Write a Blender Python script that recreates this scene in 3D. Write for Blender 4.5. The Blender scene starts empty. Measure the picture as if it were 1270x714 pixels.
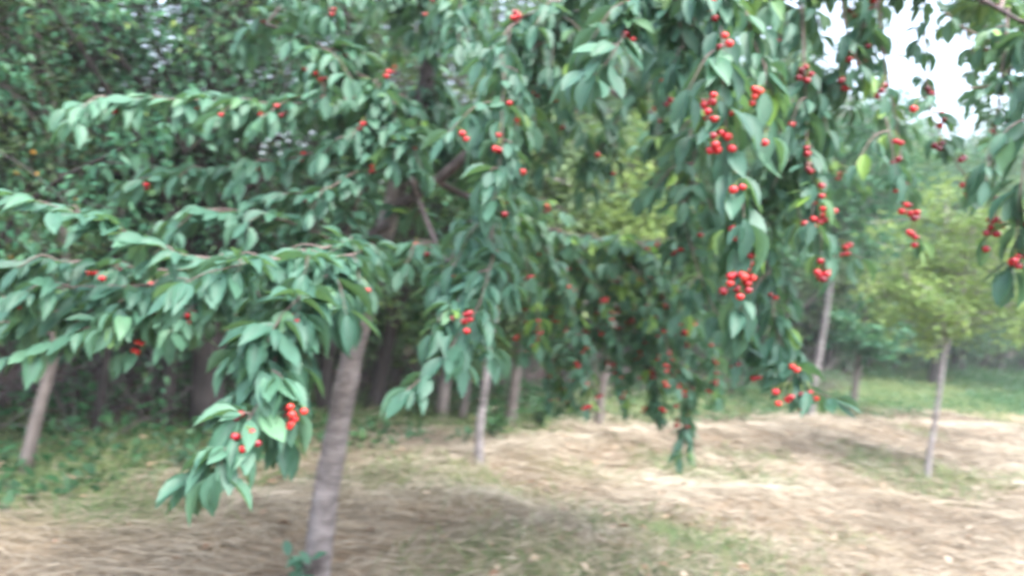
import bpy, math, random
import numpy as np
from mathutils import Vector
random.seed(7)
rng = np.random.default_rng(7)
S = bpy.context.scene
COL = S.collection

# ---------------------------------------------------------------- camera, sky, sun, exposure
CAM_H, FPX, W0, H0 = 1.55, 950.0, 1270.0, 714.0
ROLL, PITCH = math.radians(7.5), math.radians(-1.2)
cr, sr, cp, sp = math.cos(ROLL), math.sin(ROLL), math.cos(PITCH), math.sin(PITCH)
FWD = np.array([0, cp, sp]); UP0 = np.array([0, -sp, cp]); R0 = np.array([1.0, 0, 0])
RIGHT = R0 * cr + UP0 * sr
UP = UP0 * cr - R0 * sr
CAM = np.array([0, 0, CAM_H])
cam_data = bpy.data.cameras.new('camera'); cam = bpy.data.objects.new('camera', cam_data); COL.objects.link(cam)
from mathutils import Matrix
M4 = Matrix(((RIGHT[0], UP[0], -FWD[0], CAM[0]), (RIGHT[1], UP[1], -FWD[1], CAM[1]), (RIGHT[2], UP[2], -FWD[2], CAM[2]), (0, 0, 0, 1)))
cam.matrix_world = M4
cam_data.sensor_width = 36.0; cam_data.lens = 36.0 * FPX / W0
cam_data.clip_start = 0.05; cam_data.clip_end = 900
cam_data.dof.use_dof = True            # the phone missed its focus: everything beyond arm's length is soft
cam_data.dof.focus_distance = 0.75
cam_data.dof.aperture_fstop = 5.4
cam_data.dof.aperture_ratio = 0.6
S.camera = cam

SUN_EL, SUN_AZ = math.radians(65), math.radians(140)      # azimuth from +Y towards +X: ahead and to the right
w = bpy.data.worlds.new('World'); S.world = w; w.use_nodes = True
nt = w.node_tree; nt.nodes.clear()
sky = nt.nodes.new('ShaderNodeTexSky'); sky.sky_type = 'NISHITA'; sky.sun_disc = False
sky.sun_elevation = SUN_EL; sky.sun_rotation = SUN_AZ
sky.air_density = 1.0; sky.dust_density = 5.0; sky.ozone_density = 1.0
hs = nt.nodes.new('ShaderNodeHueSaturation'); hs.inputs['Saturation'].default_value = 0.7
bg = nt.nodes.new('ShaderNodeBackground'); bg.inputs[1].default_value = 0.15
wo = nt.nodes.new('ShaderNodeOutputWorld')
nt.links.new(sky.outputs[0], hs.inputs['Color']); nt.links.new(hs.outputs[0], bg.inputs[0]); nt.links.new(bg.outputs[0], wo.inputs[0])
sd = bpy.data.lights.new('sun', 'SUN'); sd.energy = 0.5; sd.angle = math.radians(50); sd.color = (1, 0.97, 0.94)
so = bpy.data.objects.new('sun', sd); COL.objects.link(so)
dvec = Vector((math.sin(SUN_AZ) * math.cos(SUN_EL), math.cos(SUN_AZ) * math.cos(SUN_EL), math.sin(SUN_EL)))
so.rotation_euler = dvec.to_track_quat('Z', 'Y').to_euler()
S.view_settings.view_transform = 'Standard'; S.view_settings.look = 'None'
S.view_settings.exposure = 2.9; S.view_settings.gamma = 1.0
S.cycles.use_denoising = True
S.cycles.max_bounces = 8; S.cycles.diffuse_bounces = 4; S.cycles.transmission_bounces = 4
S.cycles.volume_bounces = 1; S.cycles.transparent_max_bounces = 4
S.cycles.use_adaptive_sampling = True; S.cycles.adaptive_threshold = 0.02

def at(px, py, d):
    return CAM + d * (FWD + (px - W0 / 2) / FPX * RIGHT - (py - H0 / 2) / FPX * UP)
def proj(P):
    q = np.asarray(P) - CAM
    z = q @ FWD
    zz = np.where(np.abs(z) < 1e-6, 1e-6, z)
    return W0 / 2 + FPX * (q @ RIGHT) / zz, H0 / 2 - FPX * (q @ UP) / zz, z

# ---------------------------------------------------------------- noise
_T = rng.random((256, 256))
def vnoise(x, y):
    x = np.asarray(x, float); y = np.asarray(y, float)
    xi = np.floor(x).astype(int); yi = np.floor(y).astype(int); fx = x - xi; fy = y - yi
    fx = fx * fx * (3 - 2 * fx); fy = fy * fy * (3 - 2 * fy)
    a = _T[xi & 255, yi & 255]; b = _T[(xi + 1) & 255, yi & 255]; c = _T[xi & 255, (yi + 1) & 255]; d = _T[(xi + 1) & 255, (yi + 1) & 255]
    return a * (1 - fx) * (1 - fy) + b * fx * (1 - fy) + c * (1 - fx) * fy + d * fx * fy
def fbm(x, y, o=4):
    s = 0; a = 0.5
    for i in range(o):
        s = s + a * vnoise(x * 2 ** i + 17.3 * i, y * 2 ** i + 9.1 * i); a *= 0.5
    return s / (1 - 0.5 ** o)

# woods edge: y as a function of x
EX = [-60, -12, -6, -3.2, -2.5, -2, -1.4, 0, .75, 1.8, 3, 4.6, 10.7, 20, 40, 80]
EY = [1, 2.0, 3.0, 4.1, 5.0, 6.2, 7.1, 8.2, 9.2, 10.1, 11.3, 12.5, 17.2, 24, 34, 48]
def edge(x): return np.interp(x, EX, EY)
# windrow lines of raked hay: list of polylines (x, y)
ROWS = []
def height(x, y):
    x = np.asarray(x, float); y = np.asarray(y, float)
    r = np.hypot(x, y)
    near = np.clip(1 - (r - 30) / 20, 0, 1)
    h = 0.10 * (fbm(x * 0.35, y * 0.35, 3) - 0.5) + 0.05 * (fbm(x * 1.6, y * 1.6, 3) - 0.5) * near
    h += 0.09 * rowmask(x, y)
    far = np.clip((y - edge(x)) / 12, 0, 1)
    return h * near + far * 0.15
def rowmask(x, y):
    m = np.zeros(np.shape(x))
    for pts in ROWS:
        for (ax, ay), (bx_, by_) in zip(pts[:-1], pts[1:]):
            dx, dy = bx_ - ax, by_ - ay; L = dx * dx + dy * dy
            t = np.clip(((x - ax) * dx + (y - ay) * dy) / L, 0, 1)
            dd = np.hypot(x - ax - t * dx, y - ay - t * dy)
            m = np.maximum(m, np.exp(-(dd / 0.28) ** 2))
    return m * (0.5 + 0.8 * fbm(x * 1.1 + 5, y * 1.1, 2))
def ground_px(px, py):
    d = FWD + (px - W0 / 2) / FPX * RIGHT - (py - H0 / 2) / FPX * UP
    t = CAM_H / -d[2]
    for _ in range(6):
        p = CAM + d * t; t = (CAM_H - float(height(p[0], p[1]))) / -d[2]
    return CAM + d * t
for line in ([(300, 655), (420, 622), (560, 585), (700, 556), (850, 540), (990, 536), (1120, 570), (1265, 612)],
             [(640, 690), (820, 640), (1000, 610)], [(960, 528), (1100, 530), (1265, 535)],
             [(470, 640), (540, 625), (600, 640)]):
    ROWS.append([tuple((CAM + (FWD + (px - W0 / 2) / FPX * RIGHT - (py - H0 / 2) / FPX * UP) * (CAM_H / -(FWD + (px - W0 / 2) / FPX * RIGHT - (py - H0 / 2) / FPX * UP)[2]))[:2]) for px, py in line])

# ---------------------------------------------------------------- object helpers
def prop(o, label=None, cat=None, group=None, kind=None):
    if label: o['label'] = label
    if cat: o['category'] = cat
    if group: o['group'] = group
    if kind: o['kind'] = kind
    return o
def empty(name, loc, label, cat, group=None):
    o = bpy.data.objects.new(name, None); COL.objects.link(o); o.location = loc; o.empty_display_size = 0.2
    return prop(o, label, cat, group)
def link_mesh(name, V, F, mats, parent=None, attrs=None, smooth=False, mi=None, origin=None):
    V = np.asarray(V, np.float32); F = np.asarray(F, np.int32)
    if origin is not None: V = V - np.asarray(origin, np.float32)
    me = bpy.data.meshes.new(name)
    n = F.shape[1]
    me.vertices.add(len(V)); me.vertices.foreach_set('co', V.ravel())
    me.loops.add(F.size); me.loops.foreach_set('vertex_index', F.ravel())
    me.polygons.add(len(F)); me.polygons.foreach_set('loop_start', np.arange(0, F.size, n, dtype=np.int32))
    me.polygons.foreach_set('loop_total', np.full(len(F), n, np.int32))
    for m in (mats if isinstance(mats, (list, tuple)) else [mats]): me.materials.append(m)
    if mi is not None: me.polygons.foreach_set('material_index', np.asarray(mi, np.int32))
    if smooth: me.polygons.foreach_set('use_smooth', np.ones(len(F), bool))
    me.update(calc_edges=True)
    for k, v in (attrs or {}).items():
        a = me.attributes.new(k, 'FLOAT', 'POINT'); a.data.foreach_set('value', np.asarray(v, np.float32))
    o = bpy.data.objects.new(name, me); COL.objects.link(o)
    if parent is not None: o.parent = parent
    if origin is not None and parent is None: o.location = origin
    return o
class Mesh:
    def __init__(s): s.V = []; s.F = []; s.T = []; s.n = 0
    def add(s, V, F, tone=None):
        V = np.asarray(V, float); s.V.append(V); s.F.append(np.asarray(F, int) + s.n); s.n += len(V)
        s.T.append(np.zeros(len(V)) if tone is None else np.broadcast_to(tone, (len(V),)))
    def tube(s, pts, rad, sides=6, tone=0.5, cap=True):
        pts = np.asarray(pts, float); n = len(pts); rad = np.broadcast_to(rad, (n,))
        T = np.gradient(pts, axis=0); T /= np.linalg.norm(T, axis=1)[:, None] + 1e-9
        ref = np.array([0.31, 0.95, 0.05]) if abs(T[0][2]) > 0.5 else np.array([0.05, 0.1, 1.0])
        A = np.cross(T, ref); A /= np.linalg.norm(A, axis=1)[:, None] + 1e-9; B = np.cross(T, A)
        th = np.arange(sides) * 2 * math.pi / sides
        ring = A[:, None, :] * np.cos(th)[None, :, None] + B[:, None, :] * np.sin(th)[None, :, None]
        V = (pts[:, None, :] + ring * rad[:, None, None]).reshape(-1, 3)
        i = np.arange(n - 1)[:, None] * sides; j = np.arange(sides)[None, :]; j2 = (j + 1) % sides
        F = np.stack([i + j, i + j2, i + sides + j2, i + sides + j], -1).reshape(-1, 4)
        s.add(V, F, tone)
    def build(s, name, mats, parent=None, smooth=False, origin=None):
        if not s.V: return None
        return link_mesh(name, np.concatenate(s.V), np.concatenate(s.F), mats, parent, {'tone': np.concatenate(s.T)}, smooth, origin=origin)
def unit(a): a = np.asarray(a, float); return a / (np.linalg.norm(a, axis=-1, keepdims=True) + 1e-9)
def spline(pts, step):
    P = np.asarray(pts, float); out = []
    Q = np.vstack([2 * P[0] - P[1], P, 2 * P[-1] - P[-2]])
    for i in range(1, len(Q) - 2):
        L = np.linalg.norm(Q[i + 1][:3] - Q[i][:3]); n = max(2, int(L / step))
        for t in np.arange(n) / n:
            out.append(0.5 * (2 * Q[i] + (Q[i + 1] - Q[i - 1]) * t + (2 * Q[i - 1] - 5 * Q[i] + 4 * Q[i + 1] - Q[i + 2]) * t * t + (3 * Q[i] - Q[i - 1] - 3 * Q[i + 1] + Q[i + 2]) * t ** 3))
    out.append(P[-1]); return np.array(out)

# leaf templates: rows of (v along, half width), 3 vertices a row
def template(rows, fold=0.35, droop=0.22):
    V = []
    for v, hw in rows:
        for sgn in (-1, 0, 1):
            V.append((sgn * hw, v, abs(sgn) * hw * fold - droop * max(v, 0) ** 2))
    F = []
    for i in range(len(rows) - 1):
        a = i * 3
        F += [(a, a + 1, a + 4, a + 3), (a + 1, a + 2, a + 5, a + 4)]
    return np.array(V), np.array(F)
NEAR = template([(-0.22, .012), (0, .015), (.10, .20), (.30, .41), (.52, .48), (.74, .36), (.90, .14), (1.0, .008)])
MID = template([(-0.15, .01), (.05, .06), (.35, .42), (.65, .42), (1.0, .02)])
FAR = (np.array([(0, -.1, 0), (.5, .5, .08), (0, 1, -.12), (-.5, .45, .08)], float), np.array([(0, 1, 2, 3)]))
def leaves(mesh, tpl, pos, axis, nrm, L, Wd, tone):
    tv, tf = tpl; n = len(pos)
    if n == 0: return
    axis = unit(axis); side = unit(np.cross(axis, nrm)); nr = np.cross(side, axis)
    L = np.broadcast_to(L, (n,)); Wd = np.broadcast_to(Wd, (n,))
    curl = rng.uniform(0.0, 1.7, n)
    V = pos[:, None, :] + side[:, None, :] * (tv[None, :, 0] * Wd[:, None])[..., None] + axis[:, None, :] * (tv[None, :, 1] * L[:, None])[..., None] \
        + nr[:, None, :] * (tv[None, :, 2] * (L * curl)[:, None])[..., None]
    F = (tf[None] + (np.arange(n) * len(tv))[:, None, None]).reshape(-1, tf.shape[1])
    mesh.add(V.reshape(-1, 3), F, np.repeat(np.broadcast_to(tone, (n,)), len(tv)))

# ---------------------------------------------------------------- materials
def newmat(name):
    m = bpy.data.materials.new(name); m.use_nodes = True; t = m.node_tree; t.nodes.clear()
    return m, t, lambda k: t.nodes.new('ShaderNode' + k), t.links.new
def ramp(node, stops):
    e = node.color_ramp.elements
    while len(e) > 1: e.remove(e[-1])
    e[0].position = stops[0][0]; e[0].color = (*stops[0][1], 1)
    for p, c in stops[1:]:
        x = e.new(p); x.color = (*c, 1)
def leafmat(name, stops, transl=0.3, tcol=(0.16, 0.26, 0.04), rough=0.5, spec=0.32):
    m, t, N, Lk = newmat(name)
    a = N('Attribute'); a.attribute_name = 'tone'; r = N('ValToRGB'); ramp(r, stops); Lk(a.outputs['Fac'], r.inputs[0])
    no = N('TexNoise'); no.inputs['Scale'].default_value = 35; hs = N('HueSaturation'); mp = N('MapRange')
    mp.inputs['To Min'].default_value = 0.75; mp.inputs['To Max'].default_value = 1.25
    g = N('NewGeometry'); Lk(g.outputs['Position'], no.inputs['Vector']); Lk(no.outputs[0], mp.inputs[0]); Lk(mp.outputs[0], hs.inputs['Value']); Lk(r.outputs[0], hs.inputs['Color'])
    # the underside of a leaf is paler than its top
    mx = N('MixRGB'); mx.inputs['Color2'].default_value = (0.12, 0.23, 0.15, 1); mb = N('Math'); mb.operation = 'MULTIPLY'; mb.inputs[1].default_value = 0.35
    Lk(g.outputs['Backfacing'], mb.inputs[0]); Lk(mb.outputs[0], mx.inputs[0]); Lk(hs.outputs[0], mx.inputs[1])
    p = N('BsdfPrincipled'); p.inputs['Roughness'].default_value = rough; p.inputs['Specular IOR Level'].default_value = spec
    Lk(mx.outputs[0], p.inputs['Base Color'])
    tr = N('BsdfTranslucent'); m2 = N('MixRGB'); m2.blend_type = 'MIX'; m2.inputs[0].default_value = 0.6; m2.inputs[2].default_value = (*tcol, 1)
    Lk(mx.outputs[0], m2.inputs[1]); Lk(m2.outputs[0], tr.inputs[0])
    ms = N('MixShader'); ms.inputs[0].default_value = transl; Lk(p.outputs[0], ms.inputs[1]); Lk(tr.outputs[0], ms.inputs[2])
    o = N('OutputMaterial'); Lk(ms.outputs[0], o.inputs[0]); return m
def barkmat(name, c1, c2, band=False, scale=14, rough=0.85):
    m, t, N, Lk = newmat(name)
    tc = N('NewGeometry'); mp = N('Mapping'); mp.inputs['Scale'].default_value = (1, 1, 2.6) if band else (1, 1, 0.18)
    Lk(tc.outputs['Position'], mp.inputs['Vector'])
    n = N('TexNoise'); n.inputs['Scale'].default_value = scale; n.inputs['Detail'].default_value = 6; n.inputs['Roughness'].default_value = 0.65; Lk(mp.outputs[0], n.inputs['Vector'])
    n2 = N('TexNoise'); n2.inputs['Scale'].default_value = 5; n2.inputs['Detail'].default_value = 3; Lk(tc.outputs['Position'], n2.inputs['Vector'])
    ad = N('Math'); ad.operation = 'MULTIPLY_ADD'; ad.inputs[1].default_value = 0.5; Lk(n2.outputs[0], ad.inputs[0]); 
    ml = N('Math'); ml.operation = 'MULTIPLY'; ml.inputs[1].default_value = 0.5; Lk(n.outputs[0], ml.inputs[0]); Lk(ml.outputs[0], ad.inputs[2])
    r = N('ValToRGB'); ramp(r, [(0.36, c1), (0.5, tuple((a + b) / 2 for a, b in zip(c1, c2))), (0.64, c2)]); Lk(ad.outputs[0], r.inputs[0])
    b = N('Bump'); b.inputs['Strength'].default_value = 0.9; b.inputs['Distance'].default_value = 0.012; Lk(n.outputs[0], b.inputs['Height'])
    p = N('BsdfPrincipled'); p.inputs['Roughness'].default_value = rough; Lk(r.outputs[0], p.inputs['Base Color']); Lk(b.outputs[0], p.inputs['Normal'])
    o = N('OutputMaterial'); Lk(p.outputs[0], o.inputs[0]); return m
def tonemat(name, stops, rough=0.7, transl=0.0, spec=0.3):
    m, t, N, Lk = newmat(name)
    a = N('Attribute'); a.attribute_name = 'tone'; r = N('ValToRGB'); ramp(r, stops); Lk(a.outputs['Fac'], r.inputs[0])
    p = N('BsdfPrincipled'); p.inputs['Roughness'].default_value = rough; p.inputs['Specular IOR Level'].default_value = spec; Lk(r.outputs[0], p.inputs['Base Color'])
    o = N('OutputMaterial')
    if transl:
        tr = N('BsdfTranslucent'); Lk(r.outputs[0], tr.inputs[0]); ms = N('MixShader'); ms.inputs[0].default_value = transl
        Lk(p.outputs[0], ms.inputs[1]); Lk(tr.outputs[0], ms.inputs[2]); Lk(ms.outputs[0], o.inputs[0])
    else: Lk(p.outputs[0], o.inputs[0])
    return m
M_CHERRYLEAF = leafmat('cherry_leaf', [(0, (.030, .085, .062)), (.35, (.048, .124, .088)), (.7, (.072, .168, .108)), (.9, (.10, .20, .085)), (1, (.15, .27, .055))], 0.30, (0.14, 0.27, 0.05))  # yellow-green top stop carries the painted backlit look
M_PLUMLEAF = leafmat('plum_leaf', [(0, (.045, .085, .045)), (.5, (.08, .13, .06)), (1, (.14, .19, .06))], 0.3)
M_PALELEAF = leafmat('pale_leaf', [(0, (.09, .16, .05)), (.5, (.17, .27, .08)), (1, (.28, .38, .11))], 0.4, (.24, .33, .07))
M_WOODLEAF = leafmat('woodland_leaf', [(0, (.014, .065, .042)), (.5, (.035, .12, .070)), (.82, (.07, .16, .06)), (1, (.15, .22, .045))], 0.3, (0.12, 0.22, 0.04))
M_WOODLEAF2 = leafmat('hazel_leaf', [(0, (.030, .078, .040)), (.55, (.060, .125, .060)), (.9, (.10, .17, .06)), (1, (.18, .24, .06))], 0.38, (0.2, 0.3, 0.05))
M_BLUELEAF = leafmat('young_walnut_leaf', [(0, (.022, .09, .055)), (.5, (.038, .14, .08)), (1, (.07, .18, .08))], 0.3, (.10, .22, .06))
M_UNDER = leafmat('undergrowth_leaf', [(0, (.02, .07, .03)), (.6, (.035, .11, .045)), (1, (.07, .16, .05))], 0.3, (.08, .2, .04))
M_BARK = barkmat('cherry_bark', (.045, .037, .036), (.24, .215, .215), True, 9)
M_TWIG = barkmat('twig_bark', (.07, .05, .045), (.17, .13, .12), False, 20)
M_BRANCH = barkmat('dark_branch_bark', (.035, .027, .028), (.12, .10, .105), True, 12)
M_GREYBARK = barkmat('grey_bark', (.08, .073, .073), (.29, .265, .27), True, 14)
M_BROWNBARK = barkmat('brown_bark', (.05, .04, .037), (.17, .145, .135), False, 14)
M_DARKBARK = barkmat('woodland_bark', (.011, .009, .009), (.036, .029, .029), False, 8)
M_CHERRY = tonemat('cherry_fruit', [(0, (.07, .006, .014)), (.35, (.22, .008, .018)), (.7, (.37, .012, .018)), (1, (.48, .035, .026))], 0.22, 0, 0.5)
M_STEM = tonemat('cherry_stem', [(0, (.10, .16, .04)), (1, (.18, .2, .06))], 0.5)
M_YFRUIT = tonemat('yellow_fruit', [(0, (.65, .30, .05)), (1, (.75, .42, .08))], 0.35)
M_HAY = tonemat('hay_straw', [(0, (.09, .074, .056)), (.35, (.20, .172, .13)), (.7, (.325, .288, .225)), (1, (.50, .46, .38))], 0.7, 0.15)
M_GRASS = tonemat('grass_blade', [(0, (.04, .085, .035)), (.5, (.085, .14, .05)), (1, (.20, .235, .10))], 0.6, 0.3)
M_LITTER = tonemat('dry_leaf', [(0, (.13, .075, .045)), (.5, (.27, .20, .14)), (1, (.42, .35, .28))], 0.7, 0.15)

def groundmat():
    m, t, N, Lk = newmat('field_soil_and_hay')
    g = N('NewGeometry')
    def noise(sc, det=5, stretch=None):
        n = N('TexNoise'); n.inputs['Scale'].default_value = sc; n.inputs['Detail'].default_value = det; n.inputs['Roughness'].default_value = 0.62
        if stretch:
            mp = N('Mapping'); mp.inputs['Scale'].default_value = stretch; mp.inputs['Rotation'].default_value = (0, 0, 0.3); Lk(g.outputs['Position'], mp.inputs[0]); Lk(mp.outputs[0], n.inputs['Vector'])
        else: Lk(g.outputs['Position'], n.inputs['Vector'])
        return n
    hay = N('ValToRGB'); ramp(hay, [(.30, (.08, .062, .045)), (.45, (.165, .136, .10)), (.58, (.255, .217, .165)), (.72, (.36, .32, .25))]); n1 = noise(9, 8, (0.45, 2.2, 1)); Lk(n1.outputs[0], hay.inputs[0])
    n2 = noise(0.9, 4); r2 = N('ValToRGB'); ramp(r2, [(.35, (.75, .62, .55)), (.65, (1.1, 1.05, 1.0))]); Lk(n2.outputs[0], r2.inputs[0])
    mul = N('MixRGB'); mul.blend_type = 'MULTIPLY'; mul.inputs[0].default_value = 1; Lk(hay.outputs[0], mul.inputs[1]); Lk(r2.outputs[0], mul.inputs[2])
    gr = N('ValToRGB'); ramp(gr, [(.3, (.035, .065, .03)), (.7, (.11, .15, .065))]); n3 = noise(14, 6); Lk(n3.outputs[0], gr.inputs[0])
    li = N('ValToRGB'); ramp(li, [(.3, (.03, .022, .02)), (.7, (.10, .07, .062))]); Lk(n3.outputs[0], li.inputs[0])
    ag = N('Attribute'); ag.attribute_name = 'green'; al = N('Attribute'); al.attribute_name = 'litter'
    m1 = N('MixRGB'); Lk(ag.outputs['Fac'], m1.inputs[0]); Lk(mul.outputs[0], m1.inputs[1]); Lk(gr.outputs[0], m1.inputs[2])
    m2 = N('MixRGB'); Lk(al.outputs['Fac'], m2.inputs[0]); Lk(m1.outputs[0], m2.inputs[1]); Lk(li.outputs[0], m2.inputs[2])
    b = N('Bump'); b.inputs['Strength'].default_value = 0.8; b.inputs['Distance'].default_value = 0.03; Lk(n1.outputs[0], b.inputs['Height'])
    p = N('BsdfPrincipled'); p.inputs['Roughness'].default_value = 0.95; p.inputs['Specular IOR Level'].default_value = 0.1
    Lk(m2.outputs[0], p.inputs['Base Color']); Lk(b.outputs[0], p.inputs['Normal'])
    o = N('OutputMaterial'); Lk(p.outputs[0], o.inputs[0]); return m

# ---------------------------------------------------------------- ground
def green_mask(x, y):          # 0 hay .. 1 green
    e = y - edge(x)
    strip = np.clip((e + 1.5 + 1.4 * (fbm(x * 0.9, y * 0.9, 3) - 0.5)) / 0.9, 0, 1)
    patch = np.clip((fbm(x * 0.55 + 31, y * 0.75 + 3, 4) - 0.57) / 0.1, 0, 1) * 0.6
    gx, gy = GP
    spot = sum(a_ * np.exp(-(((x - p_[0]) / sx) ** 2 + ((y - p_[1]) / sy) ** 2)) for p_, sx, sy, a_ in GPS)
    spot = spot + np.exp(-(((x - gx) / 0.8) ** 2 + ((y - gy) / 0.28) ** 2)) * 0.9
    return np.clip(np.maximum(np.maximum(strip, patch), spot), 0, 1)
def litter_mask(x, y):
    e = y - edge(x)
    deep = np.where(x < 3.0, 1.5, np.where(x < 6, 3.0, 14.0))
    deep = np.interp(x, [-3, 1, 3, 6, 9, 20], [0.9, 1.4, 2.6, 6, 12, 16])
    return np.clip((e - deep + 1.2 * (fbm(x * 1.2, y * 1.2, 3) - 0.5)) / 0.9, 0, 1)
GP = (0, 0); GPS = []
GPS = [(ground_px(*p)[:2], sx, sy, a_) for p, sx, sy, a_ in [((160, 632), .5, .3, .6), ((470, 592), .7, .35, .6), ((720, 585), .5, .25, .5), ((1040, 668), .35, .2, .5), ((1150, 610), .6, .4, .6), ((60, 600), .8, .6, .7), ((330, 600), .6, .3, .4)]]
GP = tuple(ground_px(845, 665)[:2])
xs = np.concatenate([-9 - np.geomspace(.2, 111, 24)[::-1], np.arange(-9, 14, 0.09), 14 + np.geomspace(.2, 106, 24)])
ys = np.concatenate([-1 - np.geomspace(.2, 59, 18)[::-1], np.arange(-1, 20, 0.09), 20 + np.geomspace(.2, 100, 24)])
GX, GY = np.meshgrid(xs, ys, indexing='ij')
GZ = height(GX, GY)
nx, ny = GX.shape
I = np.arange(nx - 1)[:, None] * ny + np.arange(ny - 1)[None, :]
GF = np.stack([I, I + ny, I + ny + 1, I + 1], -1).reshape(-1, 4)
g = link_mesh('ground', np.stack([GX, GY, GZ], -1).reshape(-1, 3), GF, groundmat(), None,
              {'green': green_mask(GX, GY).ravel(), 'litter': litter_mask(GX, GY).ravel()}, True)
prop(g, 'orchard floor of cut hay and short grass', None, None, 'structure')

# hay strands
def strands(n, xr, yr, Lr, wr, keep, tone_fn, lift, name, mat, label, cat, align=True, upr=0.0):
    x = rng.uniform(*xr, n * 3); u = rng.random(n * 3)
    y = yr[0] * (yr[1] / yr[0]) ** u if yr[0] > 0 else rng.uniform(*yr, n * 3)
    k = rng.random(n * 3) < keep(x, y)
    inview = np.abs(x) < 0.85 * y + 1.2
    k &= inview
    x, y = x[k][:n], y[k][:n]; n = len(x)
    z = height(x, y)
    base = (fbm(x * 0.3, y * 0.3, 2) - 0.5) * 4
    ang = np.where(rng.random(n) < (0.42 if align else 0), base + rng.normal(0, 0.6, n), rng.uniform(0, 2 * math.pi, n))
    L = rng.uniform(*Lr, n); wd = rng.uniform(*wr, n) * np.clip(y / 5, 0.8, 2.2)
    d = np.stack([np.cos(ang), np.sin(ang), np.zeros(n)], -1)
    up = np.array([0, 0, 1.0])
    bend = np.cross(d, up) * rng.normal(0, 0.18, n)[:, None]
    zl = rng.random(n) ** 2 * lift
    P = np.stack([x, y, z + 0.004 + zl], -1)
    tilt = rng.normal(0, 0.09, n) + upr * rng.uniform(0.5, 1, n)
    A = P - d * (L / 2)[:, None] - up * (L * tilt / 2)[:, None] * (0 if upr else 1)
    C = P + d * (L / 2)[:, None] + up * (L * tilt / 2)[:, None] * (2 if upr else 1)
    A[:, 2] = np.maximum(A[:, 2], height(A[:, 0], A[:, 1]) + 0.002); C[:, 2] = np.maximum(C[:, 2], height(C[:, 0], C[:, 1]) + 0.002)
    B = (A + C) / 2 + bend * L[:, None] * 0.5 + up * (L * 0.06)[:, None]
    sd_ = unit(np.cross(d, up) + up * rng.normal(0, 0.6, n)[:, None]) * wd[:, None] / 2
    V = np.stack([A - sd_, A + sd_, B - sd_, B + sd_, C - sd_ * .5, C + sd_ * .5], 1)
    F = (np.array([(0, 1, 3, 2), (2, 3, 5, 4)])[None] + (np.arange(n) * 6)[:, None, None]).reshape(-1, 4)
    tn = np.repeat(tone_fn(x, y), 6)
    o = link_mesh(name, V.reshape(-1, 3), F, mat, None, {'tone': tn})
    return prop(o, label, cat, None, 'stuff')
def hay_keep(x, y):
    return np.clip((1.05 - 0.9 * green_mask(x, y)) * (0.25 + 0.9 * fbm(x * 1.3 + 9, y * 1.3, 3) + 0.5 * rowmask(x, y)), 0, 1) * (litter_mask(x, y) < 0.3) * np.clip(1.3 - (y - edge(x)) * 0.7, 0, 1)
def hay_tone(x, y):
    return np.clip(0.2 + 0.85 * (fbm(x * 1.0, y * 1.6 + 50, 4) - 0.25) + 0.22 * rowmask(x, y) + rng.normal(0, 0.2, len(x)), 0, 1)
strands(150000, (-8, 14), (2.2, 14), (.06, .26), (.0025, .005), hay_keep, hay_tone, 0.05, 'hay', M_HAY, 'loose dry hay strewn in rough rows over the orchard floor', 'hay')
def grass_keep(x, y): return np.clip(green_mask(x, y) * 1.3 - 0.1, 0, 1) * (1 - 0.95 * litter_mask(x, y))
strands(60000, (-8, 26), (2.2, 26), (.06, .16), (.004, .008), grass_keep, lambda x, y: np.clip(0.15 + 0.7 * fbm(x, y + 11, 3) + rng.normal(0, .2, len(x)), 0, 1), 0.01, 'grass', M_GRASS,
        'short green grass showing between the hay and along the woods edge', 'grass', False, 0.9)

# dry leaf litter lying on the hay at lower right
n = 2600
x = rng.uniform(-3, 5.5, n); y = 2.4 + rng.random(n) ** 1.3 * 7
k = (rng.random(n) < np.clip(0.15 + 0.9 * np.exp(-(((x - 1.8) / 1.6) ** 2 + ((y - 3.6) / 1.4) ** 2)), 0, 1)); x, y = x[k], y[k]; n = len(x)
lm = Mesh(); a = rng.uniform(0, 6.28, n)
leaves(lm, MID, np.stack([x, y, height(x, y) + 0.02 + 0.03 * rng.random(n)], -1), np.stack([np.cos(a), np.sin(a), rng.normal(0, .25, n)], -1), np.stack([rng.normal(0, .4, n), rng.normal(0, .4, n), np.ones(n)], -1),
       rng.uniform(.04, .09, n), rng.uniform(.03, .05, n), rng.random(n))
prop(lm.build('leaf_litter', M_LITTER), 'curled dry leaves scattered over the hay', 'dry leaves', None, 'stuff')

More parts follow.
